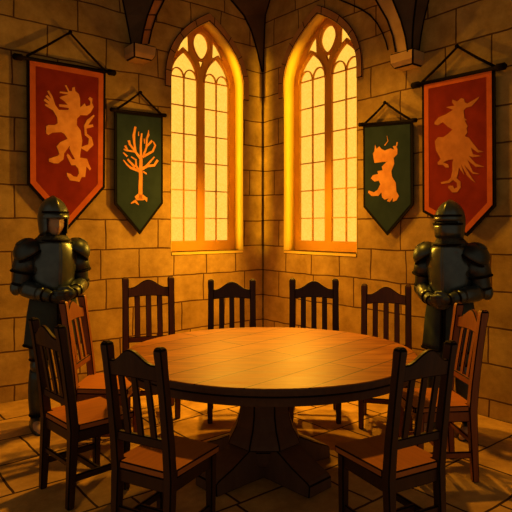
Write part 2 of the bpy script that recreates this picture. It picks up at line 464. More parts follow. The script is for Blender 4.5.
# arched hood line on the right bay, stopping on the corbel
pts = [(388, 50), (386, 42), (382.5, 33), (377, 23), (370, 15), (361, 9), (350, 4), (338, -1), (322, -8)]
bm = bmesh.new(); tube(bm, [wl('R', x, y, .002) for x, y in pts], .008, 6)
struct(bmobj('trim_7', bm, M['edge'], None, MR))

# ------------------------------------------------------------------ banners
def banner(side, off, cloth, rod, peg, border, emblem_loops, strokes, mats, label, group):
    c0 = wl(side, (cloth[0][0]+cloth[1][0])/2, (cloth[0][1]+cloth[1][1])/2, off)
    base = Vector((c0.x, min(wl(side, x, y, off).y for x, y in cloth), 0))
    L = lambda x, y, o=off: wl(side, x, y, o)-Vector((base.x, base.y, 0))
    root = thing('wall_banner', label, 'banner', MM[side] @ Matrix.Translation(base), group=group)
    P = [L(x, y) for x, y in cloth]
    cen = sum(P, Vector())/len(P)
    def inset(pts, w):
        n = len(pts); out = []
        for i in range(n):
            p = pts[i].to_2d(); a = pts[i-1].to_2d(); b = pts[(i+1) % n].to_2d()
            e1 = (p-a).normalized(); e2 = (b-p).normalized()
            n1 = Vector((-e1.y, e1.x)); n2 = Vector((-e2.y, e2.x))
            if n1.dot(cen.to_2d()-p) < 0 and n2.dot(cen.to_2d()-p) < 0: n1, n2 = -n1, -n2
            bis = (n1+n2).normalized(); k = w/max(.35, bis.dot(n1))
            q = p+bis*k; out.append(Vector((q.x, q.y, 0)))
        return out
    T2 = lambda pts: [(p.x, p.y) for p in pts]
    hem = .026
    I1 = inset(P, hem)
    link('hem', shape_mesh('hem', [T2(P)], off-.012, off-.001), M['edge'], root)
    if border:
        I2 = inset(P, hem+border)
        link('border', shape_mesh('border', [T2(I1), T2(I2)], off-.002, off+.004), M['border'], root)
        link('cloth', shape_mesh('cloth', [T2(I2)], off-.002, off+.002), mats[0], root)
    else:
        link('cloth', shape_mesh('cloth', [T2(I1)], off-.002, off+.002), mats[0], root)
    loops = [[tuple(L(x, y).to_2d()) for x, y in lp] for lp in emblem_loops]
    bm = bmesh.new()
    for lp in loops:
        me = shape_mesh('e', [lp], off+.001, off+.0045); bm.from_mesh(me); bpy.data.meshes.remove(me)
    for pts, ws in strokes:
        q = [L(x, y) for x, y in pts]; q = [Vector((v.x, v.y, 0)) for v in q]
        for i in range(len(q)-1):
            a, b = q[i], q[i+1]; d = (b-a).normalized(); nn = Vector((-d.y, d.x, 0)); wa, wb_ = ws[i], ws[i+1]
            aa = a-d*wa*.25; bb = b+d*wb_*.25
            zz = off+.0045+i*.0001
            vs = [bm.verts.new(v+Vector((0, 0, z))) for z in (off+.001, zz) for v in (aa-nn*wa/2, aa+nn*wa/2, bb+nn*wb_/2, bb-nn*wb_/2)]
            for f in ((0, 1, 2, 3), (4, 5, 6, 7), (0, 1, 5, 4), (1, 2, 6, 5), (2, 3, 7, 6), (3, 0, 4, 7)): bm.faces.new([vs[k] for k in f])
    bmobj('emblem', bm, mats[1], root)
    # rod with rounded ends
    r0, r1 = L(*rod[0], off+.002), L(*rod[1], off+.002)
    rr = rod[2]; d = (r1-r0).normalized()
    bm = bmesh.new()
    tube(bm, [r0, r0+d*rr*.6, r0+d*rr*3.2, r0+d*rr*3.8, r1-d*rr*3.8, r1-d*rr*3.2, r1-d*rr*.6, r1], [rr*.6, rr*1.25, rr*1.25, rr*.7, rr*.7, rr*1.25, rr*1.25, rr*.6], 12)
    bmobj('rod', bm, M['rod'], root, smooth=True)
    pg = L(*peg, .02)
    bm = bmesh.new()
    e0, e1 = P[0].copy(), P[1].copy(); pk = Vector((pg.x, pg.y, off*.8))
    for e in (e0, e1): e.z = off+.002
    tube(bm, [e0, e0*.5+pk*.5-Vector((0, .006, 0)), pk, e1*.5+pk*.5-Vector((0, .006, 0)), e1], .0115, 8)
    bmobj('cord', bm, M['rod'], root, smooth=True)
    bm = bmesh.new(); tube(bm, [Vector((pg.x, pg.y-.005, -.002)), Vector((pg.x, pg.y, off))], .011, 10); sphere(bm, (pg.x, pg.y, off+.004), (.019, .019, .013))
    bmobj('peg', bm, M['rod'], root, smooth=True)
    for ch in root.children: ch.matrix_parent_inverse = Matrix.Identity(4)
    return root
def tr(pts, ox, oy, s): return [(ox+x/s, oy+y/s) for x, y in pts]
lion = tr([(275,65),(295,60),(300,95),(330,120),(340,160),(342,235),(380,200),(395,225),(425,215),(428,185),(410,160),(425,145),(447,160),(442,195),(457,230),(430,280),(400,302),(345,300),(315,330),(312,385),(345,430),(360,520),(352,577),(345,610),(340,662),(400,672),(415,717),(435,757),(425,772),(395,737),(385,827),(355,829),(335,870),(300,862),(255,857),(230,817),(228,792),(260,802),(285,822),(315,827),(330,797),(325,757),(300,727),(265,727),(250,697),(225,642),(235,627),(250,642),(275,677),(298,677),(270,627),(250,587),(255,557),(235,587),(205,627),(200,677),(155,712),(120,712),(75,697),(75,672),(150,647),(165,632),(140,567),(170,532),(235,502),(205,460),(180,445),(105,450),(70,470),(52,455),(50,395),(70,385),(125,385),(150,370),(145,320),(110,260),(45,220),(40,205),(75,210),(30,175),(40,160),(85,185),(45,140),(60,130),(95,160),(60,95),(75,90),(105,140),(130,215),(160,255),(240,256),(245,240),(165,228),(160,208),(235,212),(205,180),(165,152),(175,143),(240,125),(165,110),(170,98),(240,105),(210,45),(225,45),(250,95),(272,95)], 40, 80, 8.533)
tail = tr([(340,577),(400,612),(455,555),(440,490),(400,460),(395,415),(455,400),(450,378),(410,385),(465,305),(455,298),(400,340),(375,390),(380,470),(415,500),(410,550),(380,560)], 40, 80, 8.533)
beast = tr([(70,160),(80,145),(84,100),(94,130),(112,112),(128,130),(150,140),(190,125),(215,135),(205,110),(225,108),(237,130),(235,165),(210,190),(215,230),(195,280),(200,320),(225,360),(230,420),(247,450),(230,480),(205,490),(205,462),(185,492),(165,485),(178,465),(150,475),(132,460),(128,425),(105,450),(60,450),(35,425),(40,412),(75,425),(100,410),(120,370),(110,345),(80,352),(55,330),(70,308),(105,300),(100,280),(135,275),(130,250),(165,215),(120,220),(80,225),(75,200)], 363, 130, 6.82)
steed = tr([(245,60),(265,65),(270,90),(290,100),(375,50),(370,65),(320,120),(280,130),(262,150),(268,205),(285,220),(270,225),(292,265),(282,280),(290,310),(270,338),(300,349),(330,390),(370,440),(410,452),(365,457),(315,422),(330,470),(395,483),(330,492),(300,482),(350,538),(415,562),(350,562),(290,512),(330,598),(380,615),(330,614),(265,548),(320,638),(350,680),(318,657),(288,627),(240,537),(268,622),(228,567),(222,610),(210,645),(240,670),(240,715),(215,748),(180,750),(150,715),(150,700),(185,700),(192,722),(215,712),(213,680),(185,657),(160,680),(100,687),(95,675),(150,662),(170,640),(180,590),(180,530),(188,507),(150,512),(112,528),(150,545),(155,568),(130,567),(110,547),(75,547),(72,530),(95,505),(60,440),(52,375),(75,345),(115,345),(150,320),(180,290),(145,268),(110,235),(75,257),(50,252),(50,235),(80,200),(130,180),(185,145),(135,127),(160,120),(195,115),(178,90),(182,70),(215,85)], 428, 90, 7.314)
TS = 10.24
def st(pts, ws): return (tr(pts, 115, 120, TS), [w/TS*.0090 for w in ws])
tree = [st(*q) for q in [
 ([(258,800),(262,510),(265,400)],[52,46,38]), ([(265,400),(262,280),(265,200),(272,140)],[30,28,26,20]),
 ([(265,400),(210,330),(195,230),(190,160)],[38,28,28,36]), ([(190,160),(207,75)],[30,28]),
 ([(205,320),(150,250),(140,215)],[24,28,32]), ([(200,325),(110,310),(92,300)],[22,20,16]), ([(125,305),(105,268)],[16,30]),
 ([(120,370),(85,335)],[24,14]), ([(285,380),(320,280),(325,190),(340,150)],[28,24,24,30]),
 ([(300,370),(385,320),(410,260),(390,222)],[28,26,22,14]), ([(325,270),(375,215)],[20,26]),
 ([(262,510),(330,470),(400,465),(432,415)],[38,32,28,30]), ([(320,470),(400,380)],[28,14]),
 ([(240,510),(215,470),(212,410)],[32,22,18]), ([(200,480),(130,405)],[32,22]),
 ([(240,520),(160,490),(120,455),(85,410)],[36,28,20,12]), ([(215,410),(165,378)],[20,14]),
 ([(290,530),(320,550)],[18,18]), ([(300,240),(300,195)],[12,16]), ([(340,150),(342,105)],[22,8]), ([(240,160),(240,120)],[14,8]),
 ([(165,852),(205,830),(240,868)],[14,34,10])]]
base_l = tr([(200,785),(235,755),(285,765),(330,798),(325,842),(305,815),(285,822),(222,822)], 115, 120, TS)
banner('L', .05, [(26.7,56),(105.8,71.5),(105,187.5),(68,229.5),(27.3,184)], [(12.5,56),(116,73.3),.024], (69,33), .050, [lion, tail], [], [M['red'], M['gold']],
       'crimson wall banner with orange border and a golden rampant lion', 'heraldic banners on the walls')
banner('L', .04, [(114.5,110.5),(163,116),(163,203.5),(140,234.5),(114.7,204)], [(110,109.3),(166.5,115.6),.017], (139.5,93), 0, [base_l], tree, [M['green'], M['gold']],
       'dark green wall banner with a bare golden tree, left of the windows', None)
beast_st = [(tr([(150,105),(172,75),(165,40)], 363, 130, 6.82), [.010,.007,.003]), (tr([(230,110),(235,85)], 363, 130, 6.82), [.012,.014])]
banner('R', .04, [(363,125.3),(412.5,121),(413,205),(387,235.5),(363.3,207)], [(358.8,124.8),(417,120),.017], (386.3,103), 0, [beast], beast_st, [M['green'], M['gold']],
       'dark green wall banner with a golden horned beast, right of the windows', 'heraldic banners on the walls')
banner('R', .05, [(421.8,82.5),(494.8,66.5),(495.7,206),(467,236.5),(422.4,212)], [(411.5,86),(506.5,65.6),.024], (459,47), .044, [steed], [], [M['red'], M['gold_dull']],
       'crimson wall banner with orange border and a golden horse-headed winged beast', 'heraldic banners on the walls')

# ------------------------------------------------------------------ table
R0 = F*(H-.76)
dn, df = R0/(389-YH), R0/(327-YH)
TY, RY = (dn+df)/2, (df-dn)/2
TX = (269.5-256)/F*TY; RX = 148.5/F*math.sqrt(TY*TY-RY*RY)
tb = thing('round_table', 'large round oak table on a heavy pedestal in the middle of the hall', 'table', loc=(TX, TY, 0))
bm = bmesh.new(); N = 96
def el(k, z, n=N): return [Vector((RX*k*math.cos(2*PI*i/n), RY*k*math.sin(2*PI*i/n), z)) for i in range(n)]
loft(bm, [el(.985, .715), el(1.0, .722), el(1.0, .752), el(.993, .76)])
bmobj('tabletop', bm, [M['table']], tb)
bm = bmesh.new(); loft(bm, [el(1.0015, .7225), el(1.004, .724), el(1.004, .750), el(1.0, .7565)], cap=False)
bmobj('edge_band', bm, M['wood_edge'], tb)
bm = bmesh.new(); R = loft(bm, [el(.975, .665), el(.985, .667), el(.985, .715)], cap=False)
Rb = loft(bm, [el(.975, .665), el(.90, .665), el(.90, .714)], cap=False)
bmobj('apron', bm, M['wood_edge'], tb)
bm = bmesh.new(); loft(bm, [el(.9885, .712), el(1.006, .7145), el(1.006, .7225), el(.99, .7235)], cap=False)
bmobj('seam', bm, M['edge'], tb)
# octagonal baluster column
PDX = -.035
def octo(r, z, rot=PI/8): return [Vector((PDX+r*math.cos(rot+2*PI*i/8), r*math.sin(rot+2*PI*i/8), z)) for i in range(8)]
bm = bmesh.new()
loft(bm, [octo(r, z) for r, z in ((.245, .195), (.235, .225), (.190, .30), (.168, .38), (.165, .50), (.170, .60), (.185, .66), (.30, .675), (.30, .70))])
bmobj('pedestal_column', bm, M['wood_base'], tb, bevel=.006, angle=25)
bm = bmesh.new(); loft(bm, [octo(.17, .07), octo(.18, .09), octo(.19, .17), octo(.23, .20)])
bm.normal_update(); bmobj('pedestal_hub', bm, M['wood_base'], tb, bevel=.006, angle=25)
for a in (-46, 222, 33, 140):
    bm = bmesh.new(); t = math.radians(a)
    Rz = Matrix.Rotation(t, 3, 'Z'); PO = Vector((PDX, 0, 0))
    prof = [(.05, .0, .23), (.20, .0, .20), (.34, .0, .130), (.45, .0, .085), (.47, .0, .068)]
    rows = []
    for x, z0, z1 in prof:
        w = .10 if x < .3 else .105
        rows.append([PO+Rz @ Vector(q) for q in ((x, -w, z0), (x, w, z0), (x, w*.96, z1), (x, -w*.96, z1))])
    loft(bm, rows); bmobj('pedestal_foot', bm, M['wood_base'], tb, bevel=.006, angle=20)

# ------------------------------------------------------------------ chairs
def make_chair(wd, ws, name='dining_chair', zr=.595):
    t = thing(name, 'x', 'chair', loc=(0, 0, 0))
    PX = .175
    def post_y(z):
        if z < .44: return -.19-.02*(1-z/.44)
        k = (z-.44)/.6; return -.19-.075*k**1.25
    for s in (-1, 1):
        bm = bmesh.new(); rows = []
        for z, w in ((0, .040), (.2, .046), (.44, .052), (.6, .050), (.8, .048), (.95, .048), (1.02, .052), (1.038, .050), (1.05, .030)):
            y = post_y(z); rows.append([Vector((s*PX+a*w/2, y+b*w/2, z)) for a, b in ((-1, -1), (1, -1), (1, 1), (-1, 1))])
        loft(bm, rows); bmobj('back_post', bm, wd, t, bevel=.006)
    bm = bmesh.new(); rows = []
    for i in range(21):
        x = -PX+2*PX*i/20; u = abs(x)/PX
        top = .965+.062*(math.cos(min(1, u/.78)*PI)+1)/2+(.010 if u > .9 else 0)
        bot = .885+.012*(1-u*u)
        y0, y1 = post_y(bot)-.018*(1-u*u), post_y(top)-.018*(1-u*u)
        rows.append([Vector((x, y0-.013, bot)), Vector((x, y0+.013, bot)), Vector((x, y1+.013, top)), Vector((x, y1-.013, top))])
    loft(bm, rows); bmobj('crest_rail', bm, wd, t, bevel=.006, angle=50)
    bm = bmesh.new(); y = post_y(zr); box(bm, (0, y, zr), (2*PX, .026, .045)); bmobj('lower_rail', bm, wd, t, bevel=.0055)
    for x in (-.086, 0, .086):
        bm = bmesh.new(); rows = []
        for i in range(6):
            z = zr+.015+(.905-zr-.015)*i/5; yy = post_y(z)-.012*(i/5)
            rows.append([Vector((x+a*.021, yy+b*.007, z)) for a, b in ((-1, -1), (1, -1), (1, 1), (-1, 1))])
        loft(bm, rows); bmobj('back_slat', bm, wd, t, bevel=.0045)
    bm = bmesh.new()
    pl = [(-.21, .175), (-.20, .185), (.20, .185), (.21, .175), (.195, -.165), (.15, -.165), (.15, -.205), (-.15, -.205), (-.15, -.165), (-.195, -.165)]
    loft(bm, [[Vector((x, y, z)) for x, y in pl] for z in (.435, .470)])
    bmobj('seat', bm, ws, t, bevel=.006)
    bm = bmesh.new()
    for x in (-.178, .178): box(bm, (x, -.02, .402), (.022, .31, .066))
    box(bm, (0, .140, .402), (.34, .022, .066)); box(bm, (0, -.19, .402), (.31, .022, .066))
    bmobj('apron', bm, wd, t, bevel=.0055)
    for s in (-1, 1):
        bm = bmesh.new(); box(bm, (s*.178, .14, .2175), (.048, .048, .435), taper=.78)
        bmobj('leg', bm, wd, t, bevel=.006)
    for x in (-.176, .176):
        bm = bmesh.new(); box(bm, (x, -.03, .165), (.020, .32, .040)); bmobj('stretcher', bm, wd, t, bevel=.0055)
    bm = bmesh.new(); box(bm, (0, -.03, .165), (.345, .022, .040)); bmobj('stretcher', bm, wd, t, bevel=.0055)
    bm = bmesh.new(); box(bm, (0, -.198, .24), (.33, .020, .034)); bmobj('stretcher', bm, wd, t, bevel=.0055)
    return t
cd = make_chair(M['wood_dark'], M['wood_seat'])
cr = make_chair(M['wood_red'], M['wood_seat'])
cm = make_chair(M['wood_mid'], M['wood_seat'], zr=.555)
used = set()
def place(proto, p0, p1, label, zs=1.0, xs=1.0):
    """p0,p1: floor points of the left and right back posts, as seen sitting on the chair"""
    if proto.name not in used:
        used.add(proto.name); o = proto
    else:
        o = proto.copy(); C.objects.link(o)
        for ch in list(proto.children):
            c = ch.copy(); C.objects.link(c); c.parent = o
    p0, p1 = Vector(p0), Vector(p1)
    xax = (p1-p0).normalized(); mid = (p0+p1)/2
    rz = math.atan2(xax.y, xax.x)
    yax = Vector((-xax.y, xax.x))
    o.location = (mid.x+yax.x*.20, mid.y+yax.y*.20, 0); o.rotation_euler = (0, 0, rz)
    o.scale = (xs, 1, zs)
    o['label'] = label; o['group'] = 'dining chairs around the round table'
    return o
def XY(px, Y): return ((px-256)/F*Y, Y)
def chair_at(proto, cx, Y, heading, label, zs=1.0, xs=1.0):
    """centre of the back at (px cx, depth Y); heading = direction the sitter faces, degrees from +X"""
    h = math.radians(heading); x0, y0 = XY(cx, Y)
    r = Vector((math.sin(h), -math.cos(h)))       # sitter's right
    c = Vector((x0, y0))
    return place(proto, c-r*.175, c+r*.175, label, zs, xs)
# behind the table
chair_at(cm, 149, 4.84, -74, 'reddish-brown slat-back chair behind the table, under the green tree banner', 1.07, 1.12)
chair_at(cd, 232, 4.80, -86, 'dark slat-back chair behind the table, below the left window', 1.055, 1.03)
chair_at(cd, 314, 4.80, -95, 'dark slat-back chair behind the table, below the right window', 1.06, 1.06)
chair_at(cm, 386, 4.62, -104, 'reddish-brown slat-back chair behind the table, under the green horned-beast banner', 1.03, 1.02)
# left side
chair_at(cr, 82, 3.96, -2, 'reddish chair facing the table in front of the left armoured figure', 1.01, 1.05)
place(cd, XY(44, F*H/(487-YH)), XY(72, F*H/(509-YH)), 'dark chair at far left, seen side-on from behind, nearest the left edge', .975)
# near side
chair_at(cd, 142, 2.56, 62, 'dark chair in the left foreground with its back to the viewer', .985, .87)
chair_at(cd, 416, 2.56, 118, 'dark chair in the right foreground with its back to the viewer', .985, .87)
# right side
chair_at(cr, 461, 3.60, 184, 'reddish chair at far right, in front of the right armoured figure', 1.0, 1.0)

# ------------------------------------------------------------------ armoured figures
def capsule(bm, pts, radii, n=14):
    tube(bm, pts, radii, n)
    for p, r in zip(pts, radii): sphere(bm, p, (r, r, r), n, 8)
V3 = Vector
def mirror(p): return V3((-p[0], p[1], p[2]))
# body joints; the figure faces -Y
J = dict(hip=V3((.095, 0, .93)), knee=V3((.115, -.02, .50)), ankle=V3((.125, .03, .085)), toe=V3((.150, -.17, .03)),
         sh=V3((.185, .01, 1.43)), elb=V3((.240, .035, 1.115)), wri=V3((.082, -.215, 1.05)))
def remeshed(bm, voxel, name, m, parent, smooth=3):
    me = bpy.data.meshes.new(name); bmesh.ops.recalc_face_normals(bm, faces=bm.faces); bm.to_mesh(me); bm.free()
    o = bpy.data.objects.new('tmp', me); C.objects.link(o)
    md = o.modifiers.new('r', 'REMESH'); md.mode = 'VOXEL'; md.voxel_size = voxel
    ms = o.modifiers.new('s', 'SMOOTH'); ms.iterations = smooth; ms.factor = .5
    dg = bpy.context.evaluated_depsgraph_get(); dg.update()
    m2 = bpy.data.meshes.new_from_object(o.evaluated_get(dg)); bpy.data.objects.remove(o); m2.name = name
    for p in m2.polygons: p.use_smooth = True
    m2.materials.clear()
    return link(name, m2, m, parent)
def hand_chains(bm, s, wrist, fwd, side, down, grow=0.0):
    """wrist position; fwd = direction of the fingers; side = toward the thumb; down = palm side"""
    palm = wrist+fwd*.05
    capsule(bm, [wrist, wrist+fwd*.03], [.028+grow, .030+grow], 12)
    for k in range(4):
        o = side*(.033-.022*k)
        root = wrist+fwd*.045+o*.75; kn = wrist+fwd*(.095-.004*abs(k-1))+o
        capsule(bm, [wrist+fwd*.015+o*.5, kn], [.017+grow, .0125+grow], 10)
        L = (.040, .046, .043, .034)[k]
        p2 = kn+(fwd*.75+down*.55).normalized()*L; p3 = p2+(fwd*.25+down*.95).normalized()*L*.75; p4 = p3+(down*.9-fwd*.35).normalized()*L*.5
        capsule(bm, [kn, p2, p3, p4], [.0115+grow, .0105+grow, .0095+grow, .0085+grow], 10)
    t0 = wrist+fwd*.02+side*.022; t1 = t0+(fwd*.6+side*.7+down*.25).normalized()*.042; t2 = t1+(fwd*.85+side*.1+down*.45).normalized()*.036
    t3 = t2+(fwd*.7+down*.6-side*.2).normalized()*.026
    capsule(bm, [t0, t1, t2, t3], [.017+grow, .014+grow, .012+grow, .010+grow], 10)
def hands_dirs(s):
    # each hand reaches across the belly, the figure's left hand laid over the right
    w = V3(J['wri']); w.x *= s
    if s > 0: w += V3((0, -.030, .022))
    fwd = V3((-s*.93, -.25, -.20)).normalized()
    side = V3((0, -.15, .98)); side = (side-fwd*side.dot(fwd)).normalized()
    down = V3((0, 1, 0)); down = (down-fwd*down.dot(fwd)-side*down.dot(side)).normalized()
    return w, fwd, side, down
HEAD = V3((0, -.032, 1.615))
def head_bm(bm):
    n, m = 40, 30
    rings = []
    def surf(th, ph):
        # th azimuth (0 = front -Y), ph from top
        d = V3((math.sin(th)*math.sin(ph), -math.cos(th)*math.sin(ph), math.cos(ph)))
        r = V3((d.x*.076, d.y*.096, d.z*.118))
        zz = r.z
        if zz < -.02: k = min(1, (-zz-.02)/.1); r.x *= 1-.28*k; r.y *= 1-.10*k
        if r.y < 0:
            g = lambda x0, z0, sx, sz: math.exp(-((r.x-x0)/sx)**2-((zz-z0)/sz)**2)
            r.y -= .030*g(0, -.032, .013, .020)+.012*g(0, .0, .010, .028)      # nose
            r.y -= .010*g(0, .022, .05, .012)                                  # brow
            r.y += .012*(g(.032, .0, .016, .012)+g(-.032, .0, .016, .012))      # sockets
            r.y -= .007*(g(.032, .0, .010, .007)+g(-.032, .0, .010, .007))      # lids
            r.y -= .008*g(0, -.068, .022, .006)+.006*g(0, -.080, .018, .005)   # lips
            r.y += .006*g(0, -.074, .024, .003)
            r.y -= .010*g(0, -.105, .022, .016)                                # chin
        return r+HEAD
    for j in range(1, m):
        ph = PI*j/m; rings.append([surf(2*PI*i/n, ph) for i in range(n)])
    R = loft(bm, rings, False)
    t = bm.verts.new(HEAD+V3((0, 0, .118))); b = bm.verts.new(HEAD-V3((0, 0, .118)))
    for i in range(n):
        bm.faces.new((t, R[0][i], R[0][(i+1) % n])); bm.faces.new((b, R[-1][i], R[-1][(i+1) % n]))
    for s in (-1, 1): sphere(bm, HEAD+V3((s*.078, .005, -.01)), (.010, .018, .030), 10, 8)
def body_bm():
    bm = bmesh.new()
    # trunk
    loft(bm, [ring((0, y, z), rx, ry, 28, pw=.9) for z, rx, ry, y in ((.86, .11, .10, .01), (.93, .165, .115, .01), (1.02, .155, .105, .0), (1.10, .14, .10, -.0), (1.22, .165, .12, .0), (1.34, .185, .125, .01), (1.43, .175, .105, .015), (1.48, .11, .08, .015), (1.51, .065, .062, .01))])
    capsule(bm, [(0, .012, 1.47), (0, .0, 1.60)], [.060, .056])
    for s in (-1, 1):
        q = {k: V3((v.x*s, v.y, v.z)) for k, v in J.items()}
        w, fwd, side, down = hands_dirs(s)
        capsule(bm, [(s*.10, .01, 1.42), q['sh'], (q['sh']+q['elb'])/2, q['elb']], [.07, .062, .052, .043])
        capsule(bm, [q['elb'], (q['elb']*.6+w*.4), w], [.043, .044, .029])
        capsule(bm, [q['hip'], (q['hip']+q['knee'])/2, q['knee']], [.090, .078, .056])
        capsule(bm, [q['knee'], q['knee']*.65+q['ankle']*.35+V3((0, .015, 0)), q['ankle']], [.054, .058, .036])
        capsule(bm, [q['ankle'], q['ankle']+V3((0, .02, -.045))], [.038, .036])
        capsule(bm, [q['ankle']+V3((0, 0, -.045)), q['toe']+V3((0, .05, .008)), q['toe']], [.038, .036, .026])
        hand_chains(bm, s, w, fwd, side, down)
    head_bm(bm)
    return bm
def shell(name, rings, m, parent, closed=True, thick=.006, smooth=True, bevel=0.0):
    bm = bmesh.new(); loft(bm, rings, False, closed)
    bmesh.ops.recalc_face_normals(bm, faces=bm.faces)
    return shell_finish(name, bm, m, parent, thick, smooth, [rings[-1]]+([] if closed or name in ('brow_plate', 'visor') else [[r[0] for r in rings], [r[-1] for r in rings]]), closed)
def shell_finish(name, bm, m, parent, thick, smooth, outlines, closed):
    for k, rg in enumerate(outlines):
        n0 = len(bm.faces); loopd = closed and k < 1
        pts = [Vector(p) for p in rg]
        rows = []; n = len(pts); rr = .0042 if name in ('breastplate', 'pauldron', 'skirt') else .0024
        for i, p in enumerate(pts):
            d = (pts[(i+1) % n]-pts[i-1]) if (loopd or 0 < i < n-1) else (pts[1]-pts[0] if i == 0 else pts[-1]-pts[-2])
            if d.length < 1e-6: d = Vector((1, 0, 0))
            d.normalize(); r0 = Vector((0, 0, 1)) if abs(d.z) < .9 else Vector((0, 1, 0))
            u = d.cross(r0).normalized(); v = u.cross(d).normalized(); rows.append(ring(p, rr, rr, 6, u, v))
        if loopd: rows.append(rows[0])
        before = set(bm.faces); loft(bm, rows, False)
        for f in bm.faces:
            if f not in before: f.material_index = 1
    me = bpy.data.meshes.new(name); bm.to_mesh(me); bm.free()
    for p in me.polygons: p.use_smooth = smooth
    o = link(name, me, [m, M['edge']], parent)
    md = o.modifiers.new('s', 'SOLIDIFY'); md.thickness = thick; md.offset = -1
    return o
def frame_dir(d, ref=V3((0, 1, 0))):
    d = d.normalized(); r = ref if abs(d.dot(ref)) < .9 else V3((0, 0, 1))
    u = d.cross(r).normalized(); v = u.cross(d).normalized(); return u, v
def sleeve(name, a, b, ra, rb, m, parent, mid=None, n=20, thick=.006, flare=0.0):
    u, v = frame_dir(b-a); rs = []
    for i in range(7):
        t = i/6; r = ra*(1-t)+rb*t+(mid or 0)*math.sin(PI*t)
        if i == 0: r += flare
        rs.append(ring(a.lerp(b, t), r, r, n, u, v))
    return shell(name, rs, m, parent, thick=thick)
def figure(label, loc, rz, closed_helm, scale=1.0):
    p = thing('person', label, 'person', loc=loc, rz=rz, group='armoured figures beside the walls')
    remeshed(body_bm(), .0075, 'body', M['skin'], p)
    # mail shirt and hose under the plates
    bm = bmesh.new()
    loft(bm, [ring((0, y, z), rx, ry, 30, pw=.9) for z, rx, ry, y in ((.90, .185, .14, .0), (1.02, .165, .122, .0), (1.12, .155, .118, .0), (1.25, .18, .135, .0), (1.36, .198, .138, .01), (1.44, .185, .115, .015), (1.50, .12, .092, .015), (1.54, .085, .08, .01))])
    for s in (-1, 1):
        q = {k: V3((v.x*s, v.y, v.z)) for k, v in J.items()}
        w, fwd, side, down = hands_dirs(s)
        capsule(bm, [(s*.10, .01, 1.42), q['sh'], (q['sh']+q['elb'])/2, q['elb']], [.078, .070, .060, .050])
        capsule(bm, [q['elb'], (q['elb']*.6+w*.4), w], [.050, .050, .035])
    remeshed(bm, .009, 'mail_shirt', M['mail'], p)
    bm = bmesh.new()
    for s in (-1, 1):
        q = {k: V3((v.x*s, v.y, v.z)) for k, v in J.items()}
        capsule(bm, [q['hip'], (q['hip']+q['knee'])/2, q['knee']], [.100, .086, .063])
        capsule(bm, [q['knee'], q['knee']*.65+q['ankle']*.35+V3((0, .015, 0)), q['ankle']], [.061, .065, .043])
    remeshed(bm, .010, 'hose', M['cloth_dark'], p)
    st_, s2 = M['steel'], M['steel2']
    # breastplate with a keel, backplate
    def trunk(z, rx, ry, y, a0, a1, keel):
        out = []
        for i in range(25):
            t = a0+(a1-a0)*i/24; cs, sn = math.cos(t), math.sin(t)
            x = rx*math.copysign(abs(cs)**.85, cs); yy = ry*math.copysign(abs(sn)**.9, sn)
            if keel: yy -= keel*max(0, 1-abs(x)/.17)
            out.append(V3((x, y+yy, z)))
        return out
    zz = [(1.075, .150, .105), (1.12, .155, .108), (1.20, .172, .114), (1.30, .190, .118), (1.38, .192, .115), (1.445, .150, .105), (1.475, .112, .100)]
    halves = [[trunk(z, rx, ry, .0, PI*.98, PI*1.5, .062) for z, rx, ry in zz], [trunk(z, rx, ry, .0, PI*1.5, PI*2.02, .062) for z, rx, ry in zz]]
    bm = bmesh.new()
    for hf in halves: loft(bm, hf, False, False)
    bmesh.ops.recalc_face_normals(bm, faces=bm.faces)
    if sum(f.normal.y for f in bm.faces) > 0: bmesh.ops.reverse_faces(bm, faces=bm.faces)
    whole = [a+b[1:] for a, b in zip(*halves)]
    shell_finish('breastplate', bm, s2, p, .006, True, [whole[-1], whole[0], [r[0] for r in whole], [r[-1] for r in whole]], False)
    shell('backplate', [trunk(z, rx, ry*.92, .0, 0, PI, 0) for z, rx, ry in zz], st_, p, closed=False, thick=.006)
    shell('gorget', [ring((0, .0, z), rx, ry, 28) for z, rx, ry in ((1.455, .150, .130), (1.475, .122, .112), (1.495, .104, .104), (1.515, .098, .102))], st_, p)
    # belt
    shell('belt', [ring((0, 0, z), rx, ry, 28, pw=.9) for z, rx, ry in ((1.050, .180, .154), (1.082, .178, .152))], M['leather'], p, thick=.01)
    # skirt cloth to mid thigh, slit in front
    rows = []
    for z, rx, ry in ((1.055, .172, .146), (1.0, .180, .152), (.90, .196, .164), (.80, .204, .170), (.70, .212, .178), (.655, .215, .182)):
        row = []
        for i in range(61):
            t = -PI/2+.06+(2*PI-.12)*i/60
            wv = 1+.03*math.sin(9*t)*max(0, 1-(z-.655)/.38)
            row.append(V3((rx*wv*math.cos(t), ry*wv*math.sin(t), z)))
        rows.append(row)
    shell('skirt', rows, M['cloth_dark'], p, closed=False, thick=.006)
    for s in (-1, 1):
        q = {k: V3((v.x*s, v.y, v.z)) for k, v in J.items()}
        w, fwd, side, down = hands_dirs(s)
        # pauldron : dome and two lames
        c = V3((s*.190, .005, 1.385)); ax = V3((s*.62, -.02, 1)).normalized(); u, v = frame_dir(ax)
        rs = []
        for i in range(1, 9):
            t = PI*.56*i/8; rs.append(ring(c+ax*(.105*math.cos(t)), .112*math.sin(t), .125*math.sin(t), 24, u, v))
        o = shell('pauldron', rs, st_, p)
        bm = bmesh.new(); sphere(bm, c+ax*.100, (.045, .050, .012), 16, 8, rot=ax.to_track_quat('Z', 'Y').to_matrix()); bmobj('pauldron_cap', bm, st_, o, smooth=True)
        d = (q['elb']-q['sh']).normalized()
        for k in range(1):
            a = q['sh']+d*.075; b = a+d*.13; u, v = frame_dir(d)
            shell('arm_lame', [ring(a.lerp(b, t), r, r*1.05, 22, u, v) for t, r in ((0, .086-.010*k), (.5, .090-.010*k), (1, .092-.010*k))], st_, p)
